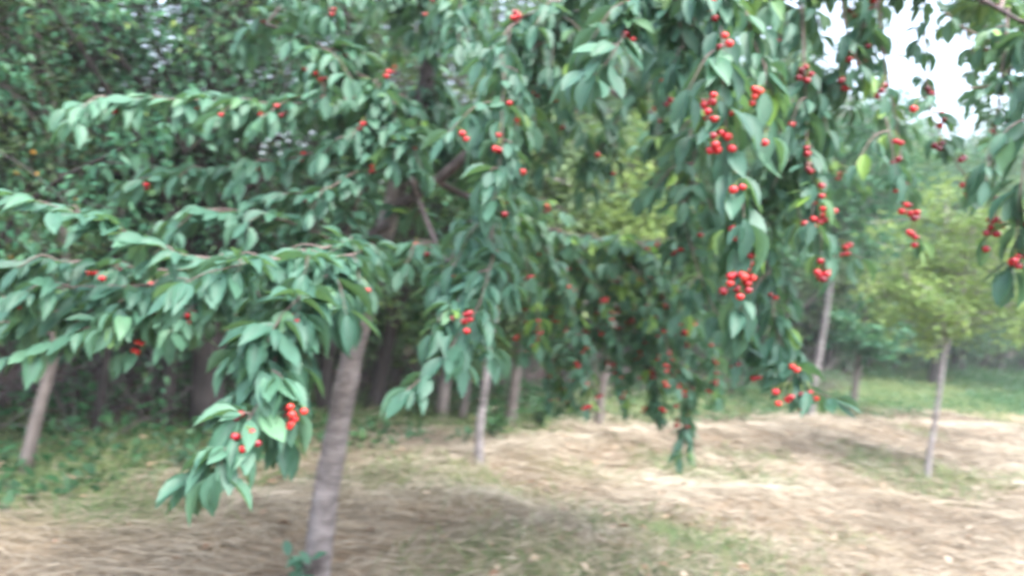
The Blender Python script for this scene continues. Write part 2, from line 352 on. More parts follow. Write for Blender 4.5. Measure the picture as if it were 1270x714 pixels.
# ---------------------------------------------------------------- generic tree
def grow(P0, trunk_pts, radii, crown_c, crown_r, nlimb, nleaf, leaf_len, seed, limb_from=0.45, clump=0.16, sub=5):
    """trunk mesh + leaf positions clustered on twigs inside an ellipsoidal reach"""
    r = np.random.default_rng(seed); tr = Mesh()
    tp = spline(np.column_stack([trunk_pts, radii]), 0.15)
    tr.tube(tp[:, :3], tp[:, 3], 9)
    ends = []
    for i in range(nlimb):
        t = limb_from + (1 - limb_from) * (i + r.random()) / nlimb; k = min(len(tp) - 1, int(t * (len(tp) - 1)))
        s = tp[k, :3]
        v = unit(r.normal(size=3)); tgt = np.asarray(crown_c) + v * np.asarray(crown_r) * r.uniform(.55, 1.0)
        mid = (s + tgt) / 2 + r.normal(0, .12, 3) * np.linalg.norm(tgt - s) + np.array([0, 0, .1 * np.linalg.norm(tgt - s)])
        lp = spline([s, mid, tgt], 0.2); rr = np.linspace(max(.35 * tp[k, 3], .006), .005, len(lp)); tr.tube(lp, rr, 5)
        for j in range(sub):
            q = lp[int(r.uniform(.25, 1) * (len(lp) - 1))]
            e = q + unit(r.normal(size=3) + unit(tgt - s) * .8) * r.uniform(.2, .5) * np.mean(crown_r)
            tr.tube([q, (q + e) / 2 + r.normal(0, .04, 3), e], [.006, .004, .002], 4)
            ends.append((q, e))
    ends = np.array(ends); m = len(ends)
    idx = r.integers(0, m, nleaf); tt = r.uniform(.1, 1.05, nleaf)
    wts = r.uniform(.3, 1.5, m); idx = r.choice(m, nleaf, p=wts / wts.sum())
    pos = ends[idx, 0] * (1 - tt)[:, None] + ends[idx, 1] * tt[:, None] + r.normal(0, clump, (nleaf, 3)) * np.array([1, 1, .6])
    ax = unit(r.normal(size=(nleaf, 3)) * .8 + (pos - ends[idx, 0]) * 1.2 + np.array([0, 0, -.35]))
    nr = r.normal(size=(nleaf, 3)) * .7 + np.array([0, 0, 1.0])
    ctone = r.uniform(0, 1, m)[idx]
    tone = np.clip(.65 * ctone + .35 * r.random(nleaf) + r.normal(0, .1, nleaf), 0, 1)
    return tr, pos, ax, nr, leaf_len * r.uniform(.65, 1.25, nleaf), tone
def make_tree(name, label, cat, group, base, trunk, radii, cc, crr, nlimb, nleaf, ll, seed, bark, leafm, tpl=FAR, ratio=.55, clump=.16, limb_from=.45, sub=5, crown_name='crown', skyfn=None):
    o = empty(name, base, label, cat, group)
    tr, pos, ax, nr, L, tone = grow(base, trunk, radii, cc, crr, nlimb, nleaf, ll, seed, limb_from, clump, sub)
    tr.build('trunk', bark, o, True, base)
    if skyfn is not None:
        k = skyfn(pos); pos, ax, nr, L, tone = pos[k], ax[k], nr[k], L[k], tone[k]
    cm = Mesh(); leaves(cm, tpl, pos, ax, nr, L, L * ratio, tone)
    cm.build(crown_name, leafm, o, False, base)
    return o, pos
def low(p, s=.10): p = np.array(p, float); p[2] -= s; return p

# ---------------------------------------------------------------- the near cherry tree
rng = np.random.default_rng(2024)
TB = ground_px(388, 738)
TB[2] = float(height(TB[0], TB[1]))
D0 = proj(TB)[2]
cherry = empty('cherry_tree', TB, 'large cherry tree with red fruit and long drooping boughs, trunk at left of centre', 'tree')
trk = Mesh()
trunk_px = [(388, 765, D0, .082), (392, 714, D0, .064), (403, 620, D0, .058), (417, 540, D0 + .02, .054), (434, 455, D0 + .05, .050), (456, 365, D0 + .1, .047), (482, 270, D0 + .15, .045), (505, 190, D0 + .2, .042), (528, 105, D0 + .25, .040), (545, 0, D0 + .3, .034), (560, -140, D0 + .35, .026), (590, -330, D0 + .4, .014), (600, -480, D0 + .4, .006)]
def px_path(lst, step=0.06):
    return spline([list(at(a, b, c)) + [r_] for a, b, c, r_ in lst], step)
tp = px_path(trunk_px); 
wob = 1 + .06 * np.sin(np.arange(len(tp)) * 1.3) * rng.random(len(tp))
kt = int(np.argmin(np.abs(tp[:, 2] - 1.95)))
trk.tube(tp[:kt + 1, :3], tp[:kt + 1, 3] * wob[:kt + 1], 16)
for (zk, an) in ((.55, 3.9), (.95, 4.6), (1.25, 5.3)):   # healed knots
    kk = int(np.argmin(np.abs(tp[:, 2] - zk))); c_ = tp[kk, :3] + tp[kk, 3] * .93 * np.array([math.cos(an), math.sin(an), 0])
    trk.tube([c_ - np.array([0, 0, .028]), c_ - np.array([0, 0, .012]), c_ + np.array([0, 0, .012]), c_ + np.array([0, 0, .026])], [.003, .014, .013, .003], 8)
trk.build('trunk', M_BARK, cherry, True, TB)
ld = Mesh(); ld.tube(tp[kt:, :3], tp[kt:, 3] * wob[kt:] * 1.002, 14); ld.build('limb', M_BRANCH, cherry, True, TB)
limbs_px = [
    [(486, 262, D0 + .15, .030), (540, 225, D0 + .1, .026), (590, 180, D0, .024), (650, 105, D0 - .1, .023), (690, 62, D0 - .2, .021), (735, -10, D0 - .3, .017), (800, -120, D0 - .4, .012), (880, -200, D0 - .5, .008)],
    [(672, 82, D0 - .15, .015), (720, 95, D0 - .1, .012), (770, 120, D0, .011), (830, 155, D0 + .2, .009), (880, 185, D0 + .4, .006)],
    [(508, 178, D0 + .2, .024), (470, 120, D0, .018), (400, 60, D0 - .3, .012), (330, 30, D0 - .4, .007)],
    [(735, -10, D0 - .3, .015), (850, -60, D0 - .8, .013), (980, -80, D0 - 1.0, .011), (1120, -50, D0 - 1.1, .009), (1290, 40, D0 - 1.1, .005)],
    [(480, 280, D0 + .1, .020), (440, 300, D0 - .2, .016), (380, 322, D0 - .6, .012), (300, 325, D0 - .8, .008)],
    [(540, 225, D0 + .1, .016), (620, 262, D0 + .5, .013), (700, 290, D0 + .9, .010), (790, 300, D0 + 1.1, .007)],
    [(545, 10, D0 + .3, .018), (480, -60, D0 + .2, .013), (380, -120, D0, .009), (250, -130, D0 - .2, .005)],
    [(555, -90, D0 + .3, .016), (640, -180, D0 + .5, .012), (760, -260, D0 + .6, .007)],
    [(500, 200, D0 + .2, .018), (540, 300, D0 - .3, .010), (560, 330, D0 - .7, .007)],
]
LIMBS = []
for lp in limbs_px:
    q = px_path(lp); LIMBS.append(q); mm = Mesh(); mm.tube(q[:, :3], q[:, 3], 8); mm.build('limb', M_BRANCH, cherry, True, TB)

# boughs: (px, py, depth) lists; leaf length; leaves per metre
BOUGHS = [
    ([(470, 110, 3.1), (400, 128, 3.0), (300, 124, 2.9), (190, 118, 2.8), (110, 122, 2.7), (78, 132, 2.68)], .105, 'down', 1.0),
    ([(500, 160, 3.1), (380, 190, 3.0), (300, 196, 2.95), (220, 206, 2.9), (158, 213, 2.85)], .10, 'down', 1.0),
    ([(440, 300, 2.8), (340, 318, 2.5), (235, 318, 2.35), (160, 288, 2.3), (90, 262, 2.25), (25, 245, 2.2)], .105, 'down', 1.0),
    ([(460, 310, 2.9), (400, 318, 2.4), (330, 318, 2.2), (262, 328, 2.05), (215, 345, 2.0)], .11, 'down', 1.2),
    ([(380, 325, 2.5), (290, 350, 2.5), (180, 350, 2.4), (80, 350, 2.3), (-30, 368, 2.2)], .10, 'down', 1.1),
    ([(400, 340, 2.7), (300, 365, 2.5), (200, 388, 2.4), (100, 412, 2.3), (10, 446, 2.25)], .10, 'down', 1.1),
    ([(400, 345, 2.8), (330, 385, 2.7), (250, 385, 2.6), (150, 380, 2.5), (60, 385, 2.4), (-30, 410, 2.4)], .095, 'down', 1.0),
    ([(420, 300, 3.0), (340, 270, 2.9), (270, 262, 2.8), (210, 275, 2.8)], .095, 'down', 1.0),
    ([(350, 320, 2.7), (240, 335, 2.7), (140, 330, 2.6), (50, 325, 2.5), (-30, 335, 2.5)], .095, 'down', 1.0),
    ([(450, 215, 3.0), (400, 235, 2.9), (340, 240, 2.9), (300, 250, 2.9)], .095, 'down', 1.0),
    ([(430, 325, 2.7), (385, 375, 2.3), (350, 430, 2.1), (338, 480, 2.0), (314, 520, 1.95), (288, 556, 1.9), (240, 598, 1.9)], .115, 'down', 1.3),
    ([(425, 320, 2.6), (380, 365, 2.2), (345, 405, 2.05), (325, 450, 2.0), (298, 482, 2.0)], .12, 'down', 1.15),
    ([(352, 430, 2.15), (352, 500, 2.1), (362, 540, 2.05)], .115, 'down', 1.0),
    ([(560, 320, 2.7), (570, 370, 2.4), (560, 420, 2.3), (530, 455, 2.25), (500, 480, 2.2)], .105, 'down', 1.1),
    ([(600, 250, 2.7), (612, 310, 2.5), (596, 365, 2.35), (580, 405, 2.3)], .10, 'down', 1.0),
    ([(640, 30, 2.7), (628, 110, 2.5), (628, 180, 2.4), (622, 240, 2.35), (615, 262, 2.3)], .105, 'hang', 1.0),
    ([(790, -60, 2.4), (780, 20, 2.2), (765, 60, 2.1), (745, 90, 2.05)], .115, 'hang', 1.1),
    ([(885, -70, 2.2), (893, 10, 2.05), (897, 100, 1.98), (903, 180, 1.95), (920, 280, 1.95), (916, 350, 1.95), (918, 400, 1.95)], .115, 'hang', .9),
    ([(905, -70, 2.3), (930, 40, 2.2), (955, 120, 2.15), (948, 170, 2.1)], .11, 'hang', 1.0),
    ([(835, -60, 2.3), (850, 60, 2.2), (870, 140, 2.15), (862, 170, 2.1)], .105, 'hang', 1.0),
    ([(990, -60, 2.5), (1000, 80, 2.4), (1003, 190, 2.35), (1018, 260, 2.3), (1022, 340, 2.3)], .095, 'hang', .9),
    ([(970, -60, 2.6), (965, 150, 2.7), (985, 280, 2.7), (1035, 305, 2.6), (1060, 320, 2.6)], .10, 'hang', .8),
    ([(950, 250, 2.7), (955, 350, 2.6), (965, 430, 2.5), (990, 480, 2.45), (1025, 500, 2.4)], .10, 'hang', 1.1),
    ([(830, 160, 3.3), (850, 280, 3.1), (880, 380, 2.9), (930, 430, 2.7), (950, 460, 2.6)], .10, 'hang', .9),
    ([(1085, -60, 2.5), (1093, 60, 2.5), (1110, 160, 2.45), (1122, 240, 2.4), (1133, 295, 2.4)], .08, 'hang', .55),
    ([(1040, -60, 2.4), (1052, 50, 2.4), (1090, 130, 2.4), (1105, 215, 2.3)], .08, 'hang', .5),
    ([(1150, -60, 2.5), (1150, 90, 2.5), (1167, 170, 2.4), (1195, 215, 2.4), (1203, 238, 2.4)], .08, 'hang', .5),
    ([(1250, 10, 2.3), (1240, 150, 2.2), (1240, 250, 2.2), (1232, 290, 2.2)], .08, 'hang', .5),
    ([(1285, 40, 2.2), (1275, 180, 2.1), (1262, 280, 2.1), (1258, 335, 2.1)], .10, 'hang', .9),
    ([(1290, 30, 2.3), (1240, 100, 2.2), (1190, 110, 2.2), (1150, 122, 2.2)], .075, 'down', .45),
    ([(1120, -50, 2.4), (1180, 30, 2.4), (1230, 60, 2.4), (1290, 90, 2.4)], .07, 'down', .45),
    # the drooping mass right of centre
    ([(780, 298, 4.2), (820, 360, 4.3), (850, 440, 4.3), (852, 505, 4.3), (852, 545, 4.3)], .10, 'hang', .95),
    ([(790, 300, 4.2), (840, 360, 4.1), (875, 420, 4.1), (885, 490, 4.1)], .10, 'hang', .95),
    ([(740, 295, 4.2), (770, 370, 4.3), (800, 450, 4.4), (815, 520, 4.4)], .10, 'hang', .95),
    ([(700, 290, 4.1), (730, 350, 4.2), (760, 430, 4.3), (775, 500, 4.3)], .10, 'hang', .95),
    ([(660, 275, 3.9), (690, 340, 4.0), (715, 400, 4.0), (725, 460, 4.0), (700, 430, 4.0)], .10, 'hang', .95),
    ([(640, 270, 3.8), (650, 330, 3.8), (660, 380, 3.8), (650, 430, 3.8)], .10, 'hang', .95),
    ([(760, 296, 4.3), (800, 330, 4.5), (820, 400, 4.6), (830, 470, 4.6)], .10, 'hang', .95),
]
def fill(n, xr, yr, dr, ll, mode, dens, rise=(20, 120)):
    P = np.concatenate([q[5:, :3] for q in LIMBS] + [tp[len(tp) // 2:, :3]])
    ppx, ppy, ppz = proj(P)
    for _ in range(n):
        tx, ty, td = rng.uniform(*xr), rng.uniform(*yr), rng.uniform(*dr)
        tgt = at(tx, ty, td)
        dist = np.hypot(ppx - tx, (ppy - ty + 60) * (1.0)) + 60 * np.abs(ppz - td) + rng.uniform(0, 90, len(P)) + np.where(ppy > ty + 40, 200, 0)
        s = P[int(np.argmin(dist))]
        L = np.linalg.norm(tgt - s)
        if L < .25: continue
        mid = (s + tgt) / 2 + np.array([0, 0, .16 * L]) + rng.normal(0, .05, 3)
        mid2 = s * .2 + tgt * .8 + np.array([0, 0, .10 * L])
        BOUGHS.append(([tuple(s), tuple(mid), tuple(mid2), tuple(tgt)], ll * rng.uniform(.9, 1.1), mode, dens))
fill(15, (330, 600), (10, 330), (3.3, 4.0), .095, 'down', 1.0)
fill(12, (430, 640), (20, 300), (2.9, 3.9), .10, 'down', 1.0)
fill(13, (620, 860), (-20, 260), (2.5, 4.0), .10, 'hang', .9)
fill(7, (840, 980), (40, 300), (2.7, 4.0), .09, 'hang', .8)
fill(7, (300, 470), (0, 120), (2.7, 3.6), .10, 'down', .9)
fill(5, (480, 600), (270, 370), (2.6, 3.6), .10, 'down', 1.0)
fill(12, (560, 880), (230, 400), (3.6, 4.8), .095, 'hang', .8)
fill(9, (640, 880), (400, 520), (3.9, 4.7), .09, 'hang', .8)
fill(4, (250, 1000), (-420, -20), (2.8, 4.2), .10, 'down', .7)
fill(11, (1060, 1290), (-70, 60), (3.4, 4.6), .07, 'down', .8)
fill(3, (1200, 1290), (60, 180), (3.2, 4.4), .075, 'down', .8)
fill(3, (980, 1120), (110, 240), (3.2, 4.4), .08, 'hang', .7)
ANCH = []      # (pixel x, pixel y, 3D point) along twigs, for hanging the fruit
ALLP = np.concatenate([q[2:, :3] for q in LIMBS] + [tp[len(tp) // 3:, :3]])
for bi, (pts, ll, mode, dens) in enumerate(BOUGHS):
    raw = np.array(pts, float); ll = ll * .96
    P3 = np.array([at(*p) for p in raw]) if raw[0][2] > 1.7 and abs(raw[0][0]) > 8 else raw
    if P3 is not raw:                                  # every bough springs from its nearest limb
        q_ = np.argmin(np.linalg.norm(ALLP - P3[0], axis=1)); root_ = ALLP[q_]
        if np.linalg.norm(root_ - P3[0]) > .04: P3 = np.vstack([root_, P3])
    path = spline(P3, 0.03)
    # small irregularities
    nn = len(path); path = path + np.cumsum(rng.normal(0, .0022, (nn, 3)), 0) * np.linspace(0, 1, nn)[:, None]
    bm_, lv = Mesh(), Mesh()
    Ltot = nn * .03
    bm_.tube(path, np.linspace(min(.004 + .002 * Ltot, .008), .0016, nn), 6)
    twigs = [(path, .08)]
    T = unit(np.gradient(path, axis=0)); side0 = unit(np.cross(T, [0, 0, 1.0]) + 1e-4)
    s = 1; i = int(nn * .12)
    while i < nn - 4:
        fr = i / nn
        l = rng.uniform(.10, .32) * (1.15 - .55 * fr) * (1 if mode == 'down' else 1.05)
        spread = .75 if mode == 'down' else .8
        if fr < .22: l *= .5
        l *= min(1.0, max(.45, (proj(path[i])[2] - 1.2) / 1.5))
        d = unit(T[i] * .8 + side0[i] * s * spread * rng.uniform(.5, 1.2) + np.array([0, 0, rng.uniform(-.35, .15)]))
        e = path[i] + d * l; m = (path[i] + e) / 2 + np.array([0, 0, .02])
        e = e + np.array([0, 0, -.18 * l])
        tw = spline([path[i], m, e], .03); bm_.tube(tw, np.linspace(.0032, .0016, len(tw)), 4); twigs.append((tw, 0.0))
        s = -s; i += int(rng.uniform(2.2, 5.0) / dens) + 1
    pos, ax, nr, LL, tone = [], [], [], [], []
    endx, endy, endz = proj(path[-1]); right = endx > 640; btone = rng.uniform(.4, .75) if (right and endz > 3.4) else rng.uniform(.15, .6); backlit_share = .22 if right else .02  # shade lifted in deep right boughs, and backlight, both through leaf colour
    for tw, startf in twigs:
        k0 = int(len(tw) * startf); tt = unit(np.gradient(tw, axis=0)); sd0 = unit(np.cross(tt, [0, 0, 1.0]) + 1e-4)
        step = .045 / dens; L = (len(tw) - k0) * .03; m = max(2, int(L / step))
        for j in range(m):
            k = min(len(tw) - 1, k0 + int((j + rng.random() * .7) / m * (len(tw) - k0)))
            sg = 1 if j % 2 else -1
            droop = rng.uniform(.1, .9) if mode == 'down' else rng.uniform(.2, 1.1)
            nsp = int(rng.integers(3, 6)); backlit = rng.random() < backlit_share
            for q in range(nsp):
                f = (q + .5) / nsp * 2 - 1 + rng.normal(0, .15)          # fan across the twig
                a = tt[k] * rng.uniform(.25, .95) + sd0[k] * f * 1.15 + np.array([rng.normal(0, .25), rng.normal(0, .25), -droop * rng.uniform(.5, 1.15)])
                outward = sd0[k] * f * .9 + np.array([rng.normal(0, .22), rng.normal(0, .22) - .12, rng.uniform(.5, 1.2)])
                pos.append(tw[k] + unit(a) * .02); ax.append(a); nr.append(outward)
                LL.append(ll * (rng.uniform(.8, 1.15) if rng.random() < .7 else rng.uniform(.5, .8)))
                tone.append(np.clip(btone + rng.normal(0, .13) + (.55 if backlit and rng.random() < .7 else 0), 0, 1))  # backlit yellow-green painted in by raising the tone
        # tip leaf
        pos.append(tw[-1]); ax.append(tt[-1] + np.array([0, 0, -.5])); nr.append(np.array([0, -.3, 1.0])); LL.append(ll); tone.append(btone)
        for k in range(k0, len(tw), 2): ANCH.append((*[float(v) for v in proj(tw[k])], bi, tw[k]))
    pos, ax, nr, LL = np.array(pos), np.array(ax), np.array(nr), np.array(LL)
    leaves(lv, NEAR, pos, ax, nr, LL, LL * rng.uniform(.35, .50, len(LL)), np.array(tone))
    br = bm_.build('branch', M_TWIG, cherry, True, TB)
    lv.build('leaves', M_CHERRYLEAF, br, True, TB)

# fruit: clusters of cherries on green stalks
def sphere(nu=10, nv=7):
    V, F = [], []
    for i in range(nv + 1):
        th = math.pi * min(max(i / nv, .02), .98)
        for j in range(nu):
            V.append((math.sin(th) * math.cos(j * 2 * math.pi / nu), math.sin(th) * math.sin(j * 2 * math.pi / nu), math.cos(th) * .94 - (.12 if i == 0 else 0)))
    for i in range(nv):
        for j in range(nu): F.append((i * nu + j, (i + 1) * nu + j, (i + 1) * nu + (j + 1) % nu, i * nu + (j + 1) % nu))
    return np.array(V), np.array(F)
SV, SF = sphere()
FRUIT = [(640, 20, 5), (785, 8, 2), (783, 47, 2), (528, 18, 1), (487, 85, 3), (480, 95, 2), (447, 155, 2), (274, 145, 1), (326, 143, 2), (516, 188, 2), (573, 175, 2), (630, 137, 1), (637, 154, 3), (617, 166, 1), (617, 187, 2),
 (688, 120, 2), (681, 258, 3), (545, 342, 2), (515, 303, 1), (579, 396, 5), (562, 396, 1), (406, 247, 1), (402, 378, 1), (372, 484, 1), (368, 508, 5), (362, 521, 2), (304, 545, 6), (125, 352, 1), (165, 352, 2), (187, 350, 2), (456, 357, 1), (456, 330, 1),
 (880, 131, 6), (893, 175, 6), (886, 160, 2), (935, 118, 4), (900, 50, 3), (886, 8, 3), (968, 40, 2), (1002, 93, 3), (990, 90, 2), (1003, 210, 3), (1002, 190, 2), (915, 240, 3), (903, 190, 1), (945, 180, 1), (1017, 238, 3), (1021, 266, 5), (917, 290, 3), (932, 290, 3), (933, 314, 4), (925, 340, 4), (909, 352, 4), (920, 362, 4), (905, 348, 3),
 (1050, 308, 4), (1015, 330, 3), (1025, 342, 4), (871, 286, 2), (853, 411, 3), (862, 400, 2), (1093, 107, 3), (1052, 72, 2), (1133, 133, 1), (1151, 120, 2), (1167, 181, 3), (1199, 231, 5), (1193, 197, 2), (1111, 178, 2), (1113, 200, 2), (1122, 253, 2), (1131, 272, 3), (1134, 290, 5), (1236, 250, 3), (1230, 286, 4), (1243, 274, 4), (1257, 320, 5),
 (937, 470, 2), (965, 490, 3), (977, 493, 2), (992, 490, 3), (1006, 491, 3), (985, 458, 2), (951, 452, 2), (697, 160, 1), (740, 190, 1), (811, 135, 2), (829, 130, 2), (880, 380, 2), (1040, 100, 2), (1075, 60, 1),
 (700, 428, 2), (715, 447, 2), (690, 398, 1), (762, 350, 2), (790, 380, 2), (771, 490, 3), (840, 500, 2), (839, 527, 4), (848, 490, 2), (738, 436, 2), (745, 415, 2), (745, 490, 2), (826, 475, 2), (822, 508, 2), (820, 440, 2), (641, 420, 2), (660, 432, 2), (650, 388, 1), (800, 505, 2), (784, 397, 2), (861, 372, 1), (700, 300, 1), (626, 265, 1), (668, 320, 1), (720, 330, 1), (760, 395, 1)]
AP = np.array([(a[0], a[1], a[2]) for a in ANCH])
def cluster(pt, n, size, name='cherry_cluster', stuff=None, fruit_tone=.62):
    m = stuff or Mesh(); c = []; fruit_tone = fruit_tone + rng.normal(0, .13)
    for k in range(n):
        for _ in range(12):
            o = np.array([rng.normal(0, .45 * size * math.sqrt(n)), rng.normal(0, .45 * size * math.sqrt(n)), -2.3 * size + rng.normal(0, .7) * size * n ** .5])
            if all(np.linalg.norm(o - q) > 1.6 * size for q in c): break
        c.append(o); r_ = size * rng.uniform(.88, 1.1)
        m.add(pt + o + SV * r_, SF, np.clip(rng.normal(fruit_tone, .16), 0, 1))
    return m, c
used = 0
extra = Mesh(); exst = Mesh()
for (px, py, n) in FRUIT:
    dd = np.hypot(AP[:, 0] - px, (AP[:, 1] - (py - 14)) * 1.0) + 14 * (AP[:, 2] - AP[:, 2].min()) * (1.0)
    if 640 <= px <= 895 and py > 330: dd = dd + np.where(AP[:, 2] < 3.6, 400, 0)
    a = ANCH[int(np.argmin(dd))]; n = max(1, int(round(n * .95)))
    d = a[2] - .04; R_ = .0106
    top = at(px, py, d) + np.array([0, 0, 2.3 * R_])
    m, c = cluster(top, n, R_, fruit_tone=.22 if (px > 960 and py < 215) else .6)  # lower tone gives upper-right clusters a darker red
    st = Mesh()
    for o in c: st.tube([a[4], (a[4] + top) / 2 + np.array([0, 0, .01]), top + o + np.array([0, 0, .95 * R_])], [.0014, .0012, .0012], 4)
    if used < 100:
        cc_ = st.build('cherry_cluster', M_STEM, cherry, False, TB); used += 1
        for v_, t_ in zip(m.V, m.T): one = Mesh(); one.add(v_, SF, t_); one.build('cherry', M_CHERRY, cc_, True, TB)
    else:
        extra.V += m.V; extra.F += [f + extra.n for f in m.F]; extra.T += m.T; extra.n += m.n
        exst.V += st.V; exst.F += [f + exst.n for f in st.F]; exst.T += st.T; exst.n += st.n
lowmass = [a for a in ANCH if 630 < a[0] < 890 and a[1] > 330 and a[2] > 3.5]
for q_ in range(620):
    a = ANCH[rng.integers(len(ANCH))] if q_ % 2 else lowmass[rng.integers(len(lowmass))]
    if a[1] < -400: continue
    cluster(a[4], int(rng.integers(1, 4)), .0105, stuff=extra, fruit_tone=.55)
prop(extra.build('ripe_cherries', M_CHERRY, cherry, True, TB), kind='stuff')
prop(exst.build('fruit_stalks', M_STEM, cherry, False, TB), kind='stuff')
# small sucker shoot at the trunk foot
sh = Mesh(); sm_ = Mesh()
b0 = at(376, 735, D0 - .1)
for ang in (-.5, .1, .5):
    e = b0 + np.array([math.sin(ang) * .10 - .02, -.05, .17]); sh.tube([b0, (b0 + e) / 2, e], [.003, .002, .0015], 4)
    pp = np.array([b0 + (e - b0) * f for f in (.35, .55, .7, .85, 1)]); 
    leaves(sm_, NEAR, pp, rng.normal(0, .6, (5, 3)) + np.array([-.2, -.3, .1]), np.tile([0, -.4, 1.0], (5, 1)), .075, .042, rng.uniform(.2, .6, 5))
sp_ = sh.build('sucker_shoot', M_TWIG, cherry, True, TB); sm_.build('leaves', M_CHERRYLEAF, sp_, True, TB)

# ---------------------------------------------------------------- orchard saplings (positions read off the ground)
def px_tree(name, label, cat, group, base_px, trunk_px, radii, crown_px, crr, **k):
    """trunk follows the pixels at the depth of its foot, as a real upright trunk"""
    B = ground_px(*base_px); B[2] = float(height(B[0], B[1])); d = proj(B)[2]
    tr = [low(B)] + [at(x_, y_, d + dz) for x_, y_, dz in trunk_px]
    cc = at(crown_px[0], crown_px[1], d + (crown_px[2] if len(crown_px) > 2 else 0))
    return make_tree(name, label, cat, group, B, tr, radii, cc, crr, **k)
G_OR = 'small fruit trees in the hay field'
def canopy_top(x, y, deep=True):
    """the wood is tall in front, thinner on the left skyline and low towards the open sky on the right"""
    az = math.degrees(math.atan2(x, y)); dist = math.hypot(x, y)
    el = np.interp(az, [-45, -34, -27, -8, -5, -3, 0, 4, 17, 20, 23, 27, 32, 38], [24, 16, 1, 1, 16, 12, 6, 20, 20, 18, 17.5, 17, 14, 13] if deep else [40, 40, 40, 40, 40, 40, 40, 40, 34, 19, 18, 17, 14, 13])
    return 1.55 + dist * math.tan(math.radians(float(el)))
o, fp = px_tree('plum_tree', 'thin leaning tree with small yellow fruit at the far left edge of the field', 'tree', G_OR, (28, 584), [(45, 520, 0), (62, 458, .03), (75, 380, .05), (80, 280, .1), (70, 150, .1), (40, 10, .1)],
    [.044, .038, .034, .031, .028, .02, .01], (0, 150, .3), (.8, .8, 1.25), nlimb=30, nleaf=8500, ll=.055, seed=3, bark=M_BROWNBARK, leafm=M_PLUMLEAF, tpl=MID, ratio=.5, clump=.08, limb_from=.35)
for k, (px, py) in enumerate([(46, 192), (22, 216), (48, 215), (96, 250), (48, 270), (24, 248), (14, 318), (54, 404)]):
    q = fp[np.argmin(np.hypot(proj(fp)[0] - px, proj(fp)[1] - py) + 30 * np.maximum(0, proj(fp)[2] - 4.6))]
    m = Mesh(); p_ = q.copy(); m.add(p_ + SV * .017, SF, rng.random()); m.build('yellow_plum', M_YFRUIT, o, True, o.location)
px_tree('slender_tree', 'slender grey-barked young tree standing alone just right of the big cherry trunk', 'tree', G_OR, (596, 575), [(594, 540, 0), (600, 490, 0), (608, 430, 0), (622, 330, 0), (640, 220, 0), (655, 100, 0)],
    [.042, .035, .031, .029, .025, .02, .010], (665, 190, .1), (.75, .7, .95), nlimb=24, nleaf=8500, ll=.06, seed=5, bark=M_GREYBARK, leafm=M_PLUMLEAF, tpl=MID, ratio=.55, clump=.10)
px_tree('pale_leaved_tree', 'small tree with airy yellow-green crown and thin forked trunk at right', 'tree', G_OR, (1150, 592), [(1153, 560, 0), (1160, 520, 0), (1168, 462, 0), (1172, 436, 0), (1190, 380, 0), (1205, 300, .1), (1215, 230, .1)],
    [.036, .027, .025, .024, .023, .017, .012, .006], (1200, 345, .1), (1.3, .95, .92), nlimb=30, nleaf=10000, ll=.06, seed=8, bark=M_GREYBARK, leafm=M_PALELEAF, tpl=MID, ratio=.5, clump=.065, limb_from=.48, sub=7)
px_tree('thin_tree', 'thin grey tree rising behind the hanging cherry clusters, right of centre', 'tree', G_OR, (1005, 517), [(1010, 475, 0), (1018, 430, 0), (1026, 380, 0), (1035, 300, 0), (1045, 200, 0), (1050, 110, 0)],
    [.06, .048, .044, .042, .034, .026, .012], (1045, 245, 0), (1.2, 1.1, 1.35), nlimb=30, nleaf=9000, ll=.085, seed=9, bark=M_GREYBARK, leafm=M_BLUELEAF, clump=.15)
px_tree('broad_leaved_sapling', 'young tree with blue-green layered leaves between the thin grey and pale trees', 'tree', G_OR, (1057, 508), [(1062, 470, 0), (1068, 430, 0), (1075, 380, .2), (1082, 340, .3)],
    [.065, .055, .045, .03, .012], (1078, 425, .1), (.75, .7, .45), nlimb=16, nleaf=2300, ll=.12, seed=10, bark=M_BROWNBARK, leafm=M_BLUELEAF, clump=.09, limb_from=.5)
px_tree('background_tree', 'grey trunk half hidden below the middle hanging cherry boughs', 'tree', G_OR, (742, 528), [(745, 495, 0), (752, 450, 0), (762, 380, 0), (772, 280, 0), (780, 180, 0)],
    [.055, .045, .04, .036, .03, .014], (775, 240, 0), (1.0, .9, 1.2), nlimb=24, nleaf=7000, ll=.075, seed=12, bark=M_BROWNBARK, leafm=M_PALELEAF, clump=.14)
px_tree('background_tree', 'grey trunk close behind and right of the slender lone tree', 'tree', G_OR, (632, 528), [(636, 495, 0), (641, 455, 0), (648, 400, 0), (655, 320, 0)],
    [.06, .055, .05, .045, .02], (660, 330, .2), (.8, .7, .8), nlimb=14, nleaf=3500, ll=.07, seed=13, bark=M_BROWNBARK, leafm=M_PLUMLEAF, clump=.13)
px_tree('background_tree', 'thicker of two brown trunks at the woods edge between cherry trunk and slender tree', 'tree', G_OR, (546, 519), [(549, 490, 0), (554, 450, 0), (562, 400, 0), (570, 330, 0)],
    [.075, .065, .06, .05, .03], (565, 330, .3), (.9, .8, .9), nlimb=14, nleaf=3500, ll=.07, seed=14, bark=M_BROWNBARK, leafm=M_WOODLEAF, clump=.13)
px_tree('background_tree', 'thinner of two brown trunks at the woods edge left of the slender tree', 'tree', G_OR, (572, 519), [(577, 495, 0), (582, 465, 0), (590, 400, 0)],
    [.05, .04, .035, .02], (590, 380, .3), (.6, .6, .6), nlimb=10, nleaf=1800, ll=.07, seed=15, bark=M_BROWNBARK, leafm=M_PALELEAF, clump=.12)

